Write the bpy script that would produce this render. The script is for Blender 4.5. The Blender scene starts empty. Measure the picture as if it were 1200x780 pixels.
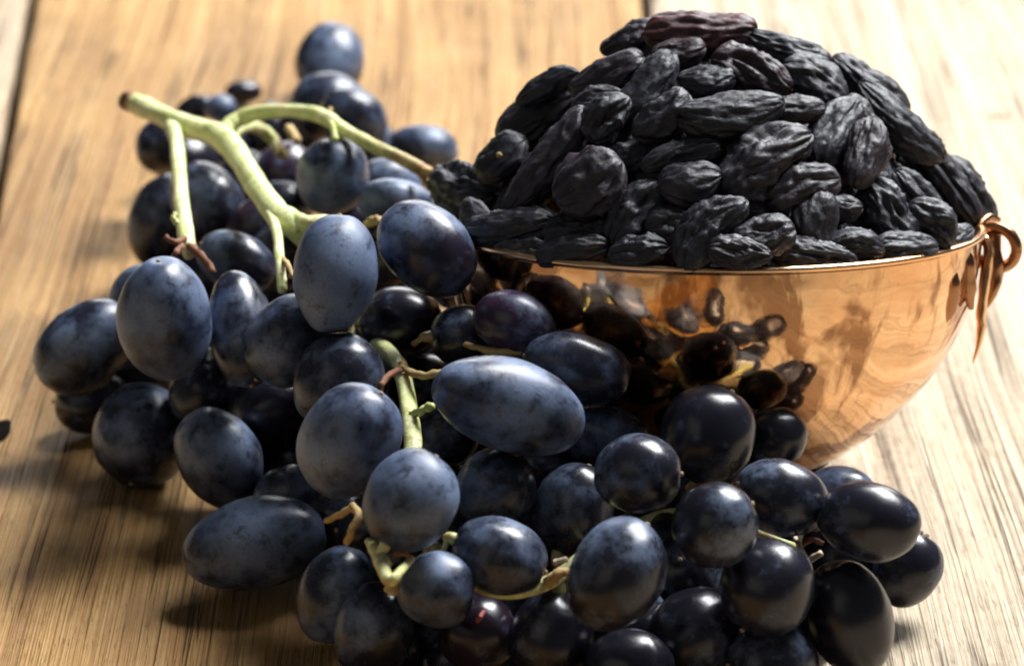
import bpy, bmesh, math, random
import numpy as np
from mathutils import Vector, Matrix, noise
SC = bpy.context.scene
COL = SC.collection
CM = 0.01

# ------------------------------------------------------------------ camera
cd = bpy.data.cameras.new("camera"); cam = bpy.data.objects.new("camera", cd); COL.objects.link(cam)
cam.location = (0, 0, 0.308)
cam.rotation_euler = (math.radians(70), 0, 0)
cd.sensor_width = 36; cd.lens = 135; cd.clip_start = 0.02; cd.clip_end = 50
cd.dof.use_dof = True; cd.dof.focus_distance = 0.735; cd.dof.aperture_fstop = 22
SC.camera = cam
# ------------------------------------------------------------------ world (dim room light) window lamps and an added fill lamp
w = bpy.data.worlds.new("World"); SC.world = w; w.use_nodes = True
w.node_tree.nodes["Background"].inputs[0].default_value = (0.78, 0.88, 1.0, 1)
w.node_tree.nodes["Background"].inputs[1].default_value = 0.07
def area(name, loc, target, sx, sy, power, color):
    l = bpy.data.lights.new(name, 'AREA'); l.shape = 'RECTANGLE'; l.size = sx; l.size_y = sy; l.energy = power; l.color = color
    o = bpy.data.objects.new(name, l); COL.objects.link(o); o.location = loc
    o.rotation_euler = (Vector(target) - Vector(loc)).to_track_quat('-Z', 'Y').to_euler()
    return o
area("window_light", (0.55, 1.30, 1.06), (0.0, 0.78, 0.02), 0.58, 0.58, 42, (0.96, 0.98, 1.0))
area("far_window_light", (0.25, 2.30, 0.66), (0.0, 0.95, 0.02), 1.3, 0.5, 14, (0.98, 0.98, 0.98))
area("added_fill_light", (-0.75, -0.35, 0.85), (0.0, 0.62, 0.02), 1.0, 0.8, 0.9, (1.0, 0.92, 0.80))  # unseen fill lamp, added to warm the bowl's reflections and lift grape fronts
SC.view_settings.view_transform = 'Standard'; SC.view_settings.look = 'None'
SC.view_settings.exposure = 0.10; SC.view_settings.gamma = 1.0
SC.cycles.filter_width = 1.9
SC.cycles.max_bounces = 8

# ------------------------------------------------------------------ layout, in centimetres (x right, y away, z up)
# centre, long axis, half length, half width, bloom
GRAPES = [
  [-4.858,98.454,2.6,0.242,0.639,0.73,1.113,0.908,0.7],
  [-4.675,93.487,2.9,0.984,0.093,0.151,0.996,0.866,0.7],
  [-3.942,91.446,3.2,0.766,0.15,-0.625,0.91,0.742,0.7],
  [-2.205,92.096,2.2,0.977,0.107,-0.185,0.906,0.599,0.8],
  [-8.739,91.273,2.5,0.174,0.337,0.925,0.679,0.636,0.1],
  [-7.722,97.505,1.63,0.988,0.142,-0.052,0.453,0.384,0.8],
  [-8.439,97.963,1.47,0.917,-0.089,0.388,0.552,0.363,0.2],
  [-7.491,102.857,0.5,0.934,0.336,-0.122,0.546,0.333,0.3],
  [-8.287,86.378,2.2,0.318,-0.049,0.947,1.175,0.808,0.3],
  [-7.108,85.228,3,0.491,-0.468,-0.735,1.042,0.836,0.5],
  [-5.908,84.101,2.747,0.499,0.249,0.83,0.788,0.67,0.3],
  [-5.954,78.723,3.8,0.886,0.059,-0.461,0.897,0.647,0.6],
  [-5.509,89.234,2.458,0.5,0.296,0.814,0.79,0.748,0.2],
  [-3.997,81.673,4.8,0.169,0.112,0.979,0.899,0.818,0.7],
  [-2.875,85.05,3.6,0.958,0.23,-0.173,0.81,0.555,0.7],
  [-2.53,80.815,4.4,0.918,0.286,-0.276,0.902,0.604,0.8],
  [-1.698,72.369,6.231,0.719,-0.461,-0.521,1.138,0.832,0.6],
  [-3.468,71.253,6.114,0.07,0.41,0.909,1.174,0.838,1],
  [-6.97,72.51,4.7,-0.065,-0.029,0.997,1.273,0.942,0.95],
  [-9.105,76.902,2.5,0.74,0.146,0.656,1.204,0.91,0.6],
  [-8.045,78.656,3,0.47,-0.044,0.882,0.788,0.704,0.5],
  [-5.492,73.286,4.2,-0.195,0.637,0.746,1.267,0.676,0.6],
  [-4.451,71.784,4.492,0.642,0.216,0.736,1.02,0.849,0.7],
  [-7.812,75.39,1.1,0.163,0.635,0.755,1.147,1.026,0.55],
  [-9.143,78.077,0.8,0.976,0.205,-0.075,0.86,0.743,0.3],
  [-5.972,72.541,1.7,0.451,-0.029,-0.892,1.093,0.851,0.75],
  [-3.389,70.622,4.096,0.5,0.296,0.814,0.973,0.906,0.5],
  [-3.023,65.908,4.7,0.556,0.038,0.831,1.13,0.913,0.85],
  [-2.267,73.799,4.162,0.947,-0.301,0.11,0.885,0.75,0.15],
  [-5.029,69.246,1.223,0.967,0.155,0.2,1.473,0.886,0.8],
  [-4.445,71.169,1.403,0.909,-0.124,0.397,0.759,0.65,0.6],
  [-1.815,63.473,4.5,0.492,0.459,0.74,0.949,0.824,0.95],
  [-3.261,65.924,1.6,0.258,0.264,0.929,0.976,0.751,0.6],
  [-2.552,64.746,1.4,0.259,0.35,0.9,0.945,0.74,0.5],
  [-1.368,63.41,2.814,1,0,0,0.722,0.692,0.75],
  [-0.064,67.013,5,0.903,0.215,-0.372,1.543,0.862,0.8],
  [1.255,69.573,4.74,0.97,-0.067,-0.233,1.073,0.693,0.6],
  [0.033,70.568,5.328,0.897,-0.39,-0.206,0.85,0.634,0.55],
  [-0.322,67.073,3.2,0.483,0.042,0.875,0.843,0.757,0.5],
  [-0.217,64.059,3.186,0.939,-0.084,-0.333,0.898,0.696,0.6],
  [-1.362,71.282,2.645,0.866,0.189,0.463,0.749,0.647,0.15],
  [0.618,69.776,2.611,0.994,0.099,-0.036,0.603,0.501,0.2],
  [1.867,69.786,3.2,0.963,-0.159,-0.217,0.935,0.633,0.5],
  [1.164,67.196,2.8,0.34,0.427,0.838,0.891,0.743,0.5],
  [2.333,65.754,4.1,0.997,-0.074,0.027,0.82,0.756,0.35],
  [3.745,68.492,3.8,0.5,0.296,0.814,0.981,0.932,0.35],
  [5.137,69.607,3.325,0.995,0.089,-0.032,0.632,0.582,0.3],
  [3.657,63.798,3.9,0.866,0.171,0.47,0.799,0.753,0.25],
  [5.03,66.052,3.5,0.931,0.088,-0.354,0.912,0.698,0.45],
  [6.35,68.687,2.5,0.955,-0.287,-0.075,0.702,0.528,0.7],
  [6.612,65.383,3.3,0.974,-0.16,-0.162,0.978,0.74,0.4],
  [7.663,68.274,1.1,0.5,0.298,0.813,0.76,0.661,0.4],
  [1.875,62.987,3.3,0.524,0.421,0.74,1.071,0.854,0.5],
  [4.644,64.103,2.559,0.5,0.296,0.814,0.932,0.87,0.3],
  [6.262,65.059,1.5,-0.336,0.139,0.932,1.148,0.838,0.2],
  [0.721,64.353,1.441,0.173,0.376,0.91,0.878,0.783,0.3],
  [3.392,64.814,1.3,0.862,0.26,0.435,0.916,0.836,0.15],
  [-0.63,64.684,1.359,1,0,0,0.756,0.724,0.1],
  [4.768,64.035,1.038,0.954,0.281,-0.102,0.887,0.75,0.1],
  [2.099,63.644,1.1,0.994,-0.099,0.036,0.872,0.746,0.1],
  [-6.345,75.181,2.2,0.497,0.394,0.773,0.931,0.786,0.3],
  [-4.932,73.943,2.2,0.913,-0.107,0.393,0.959,0.81,0.3],
  [-5.262,83.007,2.455,0.766,0.218,0.605,0.857,0.741,0.3],
  [-2.849,80.822,3,0.84,-0.061,0.539,0.92,0.76,0.2],
  [-2.673,69.334,1.475,0.949,0.297,-0.108,0.812,0.702,0.3],
  [-1.775,74.655,2.4,0.999,-0.049,0.018,0.817,0.71,0.15],
  [-0.966,73.35,1.3,0.91,0.349,0.225,0.814,0.702,0.1],
  [2.817,68.662,1.4,0.998,-0.06,0.022,0.829,0.729,0.2],
  [4.339,69.543,2.292,0.952,0.287,-0.105,0.811,0.701,0.2],
  [1.541,71.425,1.705,0.997,-0.069,0.025,0.754,0.685,0.2],
  [-2.143,68.184,1.247,0.992,-0.121,0.044,0.759,0.692,0.2],
  [-0.933,71.676,4.622,0.998,0.052,-0.019,0.712,0.644,0.1],
  [-3.39,70.398,1.209,0.965,0.246,-0.09,0.784,0.712,0.2],
  [-1.125,79.669,3,0.962,0.257,-0.094,0.796,0.675,0.3],
  [-1.722,71.796,1.554,0.997,0.069,-0.025,0.792,0.689,0.1],
  [0.675,70.761,3.069,0.95,-0.295,0.107,0.787,0.675,0.1],
  [3.202,70.273,2.175,0.997,0.07,-0.026,0.776,0.674,0.1],
  [-5.553,87.996,1.946,0.981,-0.183,0.066,0.785,0.699,0.2],
  [-3.559,84.416,2.6,0.984,0.167,-0.061,0.875,0.712,0.2],
  [3.36,67.351,1.253,0.199,0.628,-0.752,0.952,0.85,0.289],
  [-8.446,95.01,0.925,-0.118,-0.983,0.138,0.952,0.85,0.075],
  [-1.956,80.941,0.85,0.089,0.821,0.564,0.952,0.85,0.063],
  [6.289,76.02,0.5,-0.891,0.451,-0.052,0.56,0.5,0.143],
  [-8.261,79.419,0.85,0.353,0.892,-0.281,0.952,0.85,0.072],
  [-4.564,74.469,0.85,0.677,-0.342,-0.651,0.952,0.85,0.057],
  [-2.716,79.419,0.85,-0.884,-0.273,-0.379,0.952,0.85,0.117],
  [-6.42,97.357,0.85,-0.372,-0.398,-0.839,0.952,0.85,0.289],
  [-5.406,84.98,0.85,0.685,-0.389,-0.616,0.952,0.85,0.273],
  [-7.637,88.476,0.85,-0.448,0.816,-0.364,0.952,0.85,0.228],
  [-6.847,81.721,0.85,-0.309,0.386,0.869,0.952,0.85,0.262],
  [0.163,67.136,0.85,0.619,0.142,0.773,0.952,0.85,0.16],
  [-3.85,96.293,0.85,0.935,-0.171,-0.31,0.952,0.85,0.069],
  [2.185,66.034,0.85,0.046,0.538,0.842,0.952,0.85,0.298],
  [-7.625,96.472,0.794,0.667,0.445,-0.597,0.806,0.72,0.181],
  [4.938,70.638,0.85,0.509,-0.658,0.554,0.952,0.85,0.285],
  [6.488,69.206,0.949,0.352,-0.857,-0.377,0.952,0.85,0.082],
  [-1.866,66.042,0.6,0.675,0.738,-0,0.672,0.6,0.123],
  [-5.404,96.161,1.218,0.399,-0.665,0.632,0.952,0.85,0.149],
  [0.412,71.252,0.85,-0.742,-0.412,-0.529,0.952,0.85,0.18],
  [-1.487,70.032,0.85,-0.507,-0.065,0.859,0.952,0.85,0.293],
  [-3.628,82.515,0.85,-0.56,0.791,-0.248,0.952,0.85,0.33],
  [-0.345,80.941,0.85,0.047,-0.797,-0.602,0.952,0.85,0.166],
  [2.111,71.957,0.816,0.006,0.444,-0.896,0.806,0.72,0.35],
  [-6.784,93.221,0.85,0.359,0.265,0.895,0.952,0.85,0.229],
  [-1.178,65.192,0.5,-0.769,0.237,-0.593,0.56,0.5,0.163],
  [5.334,66.034,0.85,-0.987,-0.134,-0.086,0.952,0.85,0.339],
  [-0.064,65.192,0.5,-0.373,-0.528,-0.763,0.56,0.5,0.208],
  [-2.354,75.827,0.85,-0.389,0.117,0.914,0.952,0.85,0.061],
  [-7.151,85.831,0.85,0.9,0.098,0.425,0.952,0.85,0.212],
  [-4.931,99.919,2.18,0.371,-0.811,0.453,0.82,0.781,0.317],
  [-4.998,101.284,1.789,-0.76,-0.649,-0.021,0.832,0.793,0.119],
  [-5.066,102.668,1.393,-0.115,0.324,-0.939,0.844,0.803,0.258],
  [-5.136,104.072,0.991,-0.005,-0.992,0.122,0.855,0.814,0.108],
  [-4.744,94.878,2.485,0.336,-0.591,-0.733,0.782,0.745,0.407],
  [-2.228,93.055,1.902,-0.687,0.47,0.554,0.541,0.515,0.377],
  [-2.249,93.947,1.625,0.498,-0.744,-0.445,0.547,0.521,0.223],
  [-2.271,94.848,1.346,0.018,-0.713,0.701,0.552,0.526,0.345],
  [-2.292,95.757,1.063,0.366,0.809,0.459,0.557,0.531,0.231],
  [-2.314,96.675,0.778,-0.923,-0.351,0.156,0.563,0.536,0.25],
  [-8.836,92.292,2.184,-0.033,0.289,0.957,0.575,0.547,0.146],
  [-8.927,93.239,1.89,-0.824,0.07,-0.562,0.581,0.553,0.264],
  [-8.489,98.546,1.295,0.463,0.581,0.669,0.328,0.312,0.119],
  [-8.536,99.087,1.133,-0.423,-0.663,-0.618,0.33,0.314,0.339],
  [-8.583,99.631,0.97,0.446,-0.747,-0.493,0.332,0.316,0.168],
  [-8.63,100.177,0.807,-0.291,0.762,0.578,0.333,0.317,0.165],
  [-8.677,100.727,0.642,0.297,-0.925,0.237,0.335,0.319,0.356],
  [-8.725,101.28,0.476,0.154,0.469,0.869,0.337,0.321,0.265],
  [-7.53,103.392,0.342,-0.997,-0.047,-0.065,0.301,0.286,0.112],
  [-8.41,87.664,1.774,-0.423,-0.07,-0.903,0.73,0.695,0.272],
  [-6.032,79.748,3.448,-0.302,-0.68,0.668,0.584,0.557,0.121],
  [-6.104,80.702,3.121,0.358,0.832,-0.424,0.592,0.564,0.415],
  [-6.177,81.668,2.79,0.295,-0.548,-0.783,0.599,0.571,0.338],
  [-5.583,90.429,2.079,0.435,-0.013,-0.9,0.676,0.644,0.289],
  [-5.651,91.541,1.725,0.139,-0.44,-0.887,0.685,0.652,0.19],
  [-5.721,92.668,1.368,0.752,0.607,-0.258,0.693,0.66,0.28],
  [-4.06,82.979,4.384,0.308,0.821,0.482,0.739,0.704,0.478],
  [-4.12,84.197,3.996,-0.815,-0.503,-0.288,0.751,0.715,0.454],
  [-4.181,85.433,3.603,-0.162,0.261,0.952,0.762,0.726,0.345],
  [-4.242,86.688,3.203,0.115,0.717,0.687,0.773,0.736,0.356],
  [-4.304,87.961,2.798,0.699,-0.694,-0.175,0.784,0.747,0.308],
  [-2.905,85.936,3.317,0.651,0.226,-0.725,0.501,0.477,0.216],
  [-2.933,86.76,3.053,-0.572,0.818,-0.058,0.507,0.482,0.473],
  [-2.961,87.591,2.787,-0.046,-0.742,0.669,0.511,0.487,0.419],
  [-2.989,88.431,2.519,0.046,0.244,-0.969,0.516,0.492,0.426],
  [-3.018,89.279,2.248,-0.482,-0.544,0.687,0.521,0.496,0.26],
  [-3.047,90.135,1.974,-0.882,0.418,-0.219,0.526,0.501,0.447],
  [-2.56,81.777,4.086,-0.013,-0.931,0.364,0.546,0.52,0.326],
  [-2.588,82.672,3.793,-0.605,0.114,-0.788,0.552,0.526,0.219],
  [-2.617,83.577,3.498,0.136,0.99,0.036,0.558,0.532,0.443],
  [-3.533,72.579,5.655,-0.822,0.555,-0.126,0.757,0.72,0.236],
  [-7.113,73.994,4.166,-0.967,0.051,-0.251,0.851,0.81,0.373],
  [-7.245,75.374,3.669,-0.355,-0.803,-0.478,0.861,0.82,0.494],
  [-7.379,76.763,3.169,-0.31,-0.238,0.92,0.861,0.82,0.284],
  [-8.159,79.768,2.607,-0.548,-0.722,-0.423,0.636,0.606,0.287],
  [-8.265,80.804,2.241,-0.991,0.134,0.027,0.645,0.614,0.109],
  [-8.372,81.853,1.87,0.478,-0.279,-0.833,0.653,0.622,0.436],
  [-8.481,82.916,1.494,-0.232,-0.599,-0.766,0.662,0.63,0.183],
  [-8.591,83.993,1.114,-0.645,0.108,0.757,0.671,0.639,0.392],
  [-8.703,85.084,0.728,-0.684,-0.723,0.098,0.679,0.647,0.344],
  [-5.572,74.349,3.814,0.035,0.171,0.985,0.61,0.581,0.437],
  [-5.646,75.339,3.455,0.402,-0.908,0.119,0.619,0.59,0.399],
  [-5.721,76.343,3.09,0.149,-0.016,-0.989,0.627,0.597,0.38],
  [-5.797,77.361,2.721,-0.786,0.611,0.092,0.636,0.605,0.272],
  [-5.875,78.392,2.347,-0.475,0.867,0.153,0.644,0.613,0.166],
  [-5.953,79.437,1.967,-0.393,0.528,0.753,0.653,0.622,0.321],
  [-6.081,73.863,1.17,0.445,-0.296,-0.845,0.768,0.732,0.299],
  [-3.457,72.04,3.56,-0.164,0.702,0.693,0.818,0.779,0.112],
  [-3.521,73.365,3.059,0.458,-0.282,-0.843,0.835,0.795,0.121],
  [-3.585,74.716,2.548,0.212,0.071,0.975,0.85,0.809,0.469],
  [-3.651,76.088,2.029,0.608,-0.482,0.631,0.861,0.82,0.397],
  [-3.717,77.468,1.507,0.189,0.26,-0.947,0.861,0.82,0.414],
  [-3.089,67.33,4.137,-0.715,0.688,0.124,0.825,0.785,0.471],
  [-3.15,68.659,3.611,0.411,-0.868,0.279,0.843,0.802,0.198],
  [-2.303,74.98,3.736,0.775,-0.409,-0.481,0.677,0.645,0.376],
  [-2.337,76.08,3.339,0.678,0.215,0.703,0.688,0.655,0.49],
  [-2.371,77.198,2.935,-0.723,0.592,-0.356,0.698,0.665,0.376],
  [-2.406,78.331,2.526,-0.138,-0.881,0.452,0.708,0.674,0.149],
  [-4.508,72.176,0.988,0.637,0.724,0.265,0.587,0.559,0.113],
  [-4.566,73.112,0.601,-0.433,-0.309,-0.847,0.595,0.567,0.432],
  [-1.852,64.748,3.972,0.115,0.914,0.389,0.744,0.708,0.235],
  [-1.886,65.939,3.478,-0.012,0.86,-0.51,0.759,0.723,0.196],
  [-1.92,67.153,2.975,0.012,0.021,-1,0.773,0.736,0.255],
  [-1.956,68.389,2.463,-0.492,0.756,-0.432,0.787,0.749,0.483],
  [-3.318,67.077,1.089,0.764,0.51,-0.395,0.678,0.646,0.137],
  [-1.391,64.472,2.346,0.265,-0.617,0.741,0.624,0.595,0.145],
  [-1.412,65.461,1.909,-0.325,-0.243,0.914,0.635,0.605,0.311],
  [-1.434,66.467,1.465,0.387,0.822,-0.417,0.645,0.614,0.205]]
STEMS = {
  'main_stem': [[-9.106,86.871,5,0.221],[-8.706,86.45,5,0.25],[-8.119,85.453,5.05,0.238],[-7.337,84.339,5.1,0.254],[-6.644,83.674,5.1,0.291],[-6.088,81.795,5.2,0.266],[-5.509,79.25,5.3,0.259],[-4.895,76.942,5.4,0.279],[-4.428,76.221,5.3,0.25],[-3.867,76.489,4.3,0.18],[-2.98,74.163,3.9,0.158],[-2.397,72.231,4,0.154],[-2.177,71.088,4.1,0.16],[-2,69.381,4,0.165],[-1.883,67.916,3.8,0.179],[-1.966,67.115,3.2,0.161],[-1.598,66.265,2.6,0.128],[-0.465,63.895,2.6,0.124],[0.622,64.164,2.6,0.14],[1.612,66.794,2.2,0.113],[3.317,68.944,2,0.1],[5.357,67.261,2,0.081]],
  'shoulder': [[-4.866,77.057,5.4,0.252],[-4.351,76.185,5.5,0.196],[-3.887,76.185,5.5,0.178],[-3.571,76.221,5.3,0.143]],
  'side_branch_a': [[-8.004,85.482,5,0.158],[-7.684,83.806,5.1,0.165],[-7.338,80.788,5.2,0.16],[-7.044,78.072,5.2,0.173],[-6.785,75.958,5.2,0.178],[-6.705,75.552,5,0.124]],
  'side_branch_b': [[-6.653,83.806,5.1,0.195],[-6.326,84.218,5.3,0.195],[-5.81,84.162,5.5,0.175],[-5.002,83.698,5.7,0.155],[-4.306,82.964,5.8,0.183],[-3.722,81.847,5.8,0.152],[-3.01,80.952,5.7,0.15],[-2.284,80.461,5.5,0.15],[-1.832,80.225,5.3,0.168]],
  'side_branch_c': [[-6.484,84.132,5,0.156],[-6.208,85.788,4.7,0.149],[-5.9,86.499,4.4,0.151],[-5.587,86.519,4.1,0.141],[-5.385,86.083,3.9,0.14]],
  'side_branch_d': [[-5.594,79.129,5.3,0.148],[-5.222,77.578,5.4,0.118],[-4.896,75.735,5.5,0.106],[-4.716,73.82,5.5,0.104],[-4.615,72.844,5.2,0.103]],
  'fork': [[-2.603,64.227,3.4,0.077],[-2.377,63.06,3.6,0.13],[-2.154,61.773,3.7,0.112],[-1.978,61.917,3.8,0.075],[-1.802,63.177,3.5,0.069]]}
TWIGS = [
  ['brown',[[-6.82,75.773,5.3,0.089],[-6.942,74.958,5.5,0.07],[-7.14,75.047,5.6,0.062]]],
  ['brown',[[-6.838,75.33,5.3,0.088],[-6.898,74.598,5.4,0.07],[-6.969,74.75,5.2,0.07]]],
  ['brown',[[-6.723,75.625,5.2,0.106],[-6.407,74.967,5.2,0.097],[-6.137,74.576,5,0.088]]],
  ['green',[[-7.045,76.787,5.3,0.09],[-7.14,76.885,5.4,0.072],[-7.096,77.021,5.45,0.054]]],
  ['green',[[-4.121,82.699,5.8,0.096],[-3.956,81.584,5.9,0.085],[-3.901,81.138,5.8,0.085]]],
  ['tan',[[-4.142,82.765,5.9,0.096],[-4.07,82.898,6,0.067]]],
  ['tan',[[-1.904,80.157,5.4,0.149],[-1.714,79.972,5.4,0.13],[-1.593,80.473,5.3,0.112]]],
  ['tan',[[-2.07,80.788,5.2,0.094],[-1.911,80.36,5.1,0.094],[-1.775,80.06,5,0.075]]],
  ['tan',[[-4.731,74.088,5.5,0.078],[-4.504,73.157,5.6,0.06],[-4.399,72.764,5.5,0.051]]],
  ['tan',[[-5.266,86.636,4.4,0.121],[-5.011,85.615,4.4,0.119]]],
  ['brown',[[-2.213,70.651,4.3,0.084],[-2.404,69.835,4.5,0.075],[-2.536,69.274,4.5,0.066]]],
  ['tan',[[-2.079,70.651,4.3,0.084],[-1.741,69.835,4.5,0.091],[-1.358,69.757,4.6,0.083]]],
  ['tan',[[-2.182,70.747,4.3,0.101],[-2.151,70.863,4.4,0.084]]],
  ['green',[[-1.902,68.803,4.1,0.098],[-1.697,68.513,4.3,0.09],[-1.499,68.436,4.4,0.098]]],
  ['brown',[[-1.338,72.586,4.6,0.069],[-0.934,71.881,4.8,0.076],[-0.439,71.406,4.9,0.084]]],
  ['tan',[[-0.925,71.021,4.7,0.067],[-0.415,70.14,4.9,0.083],[0.199,70.092,4.9,0.083]]],
  ['red',[[-1.033,72.808,4.3,0.086],[-0.686,72.507,4.3,0.103]]],
  ['tan',[[-3.043,76.486,5.4,0.107],[-2.814,76.109,5.6,0.125],[-2.7,75.884,5.6,0.089]]],
  ['cream',[[-0.694,73.674,5,0.121],[-0.484,73.469,5.2,0.138],[-0.241,73.232,5.1,0.069]]],
  ['tan',[[-3.396,64.71,3.6,0.062],[-3.095,64.315,3.9,0.07],[-2.869,64.156,4.1,0.077]]],
  ['tan',[[-2.888,64.237,4.1,0.077],[-2.746,63.757,4.1,0.084],[-2.878,63.522,3.9,0.077],[-2.981,63.68,3.6,0.069]]],
  ['brown',[[-2.089,62.673,3.8,0.053],[-1.933,62.517,3.9,0.053],[-1.815,62.597,3.8,0.045]]],
  ['tan',[[0.619,63.937,2.7,0.124],[0.851,63.904,2.9,0.108],[0.992,64.058,2.9,0.093]]],
  ['cream',[[0.789,65.292,2.5,0.095],[1.009,65.259,2.6,0.079]]],
  ['red',[[-0.623,62.469,2.6,0.046],[-0.562,62.468,2.7,0.053],[-0.502,62.691,2.7,0.038]]],
  ['brown',[[5.256,66.469,2.6,0.056],[5.445,66.088,2.9,0.064],[5.691,65.965,2.9,0.056]]],
  ['brown',[[5.411,66.327,2.4,0.056],[5.548,65.714,2.8,0.063],[5.778,65.787,2.7,0.048]]],
  ['cream',[[5.324,66.5,2.5,0.048],[5.371,65.426,2.7,0.055],[5.454,65.22,2.6,0.047]]],
  ['cream',[[5.579,65.954,2.3,0.08],[5.75,65.771,2.5,0.064]]],
  ['tan',[[4.208,67.987,3,0.033],[4.348,67.682,3.3,0.041],[4.546,67.78,3.4,0.032]]],
  ['tan',[[-3.171,71.244,4.6,0.118],[-3.026,71.041,4.8,0.101]]]]
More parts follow.
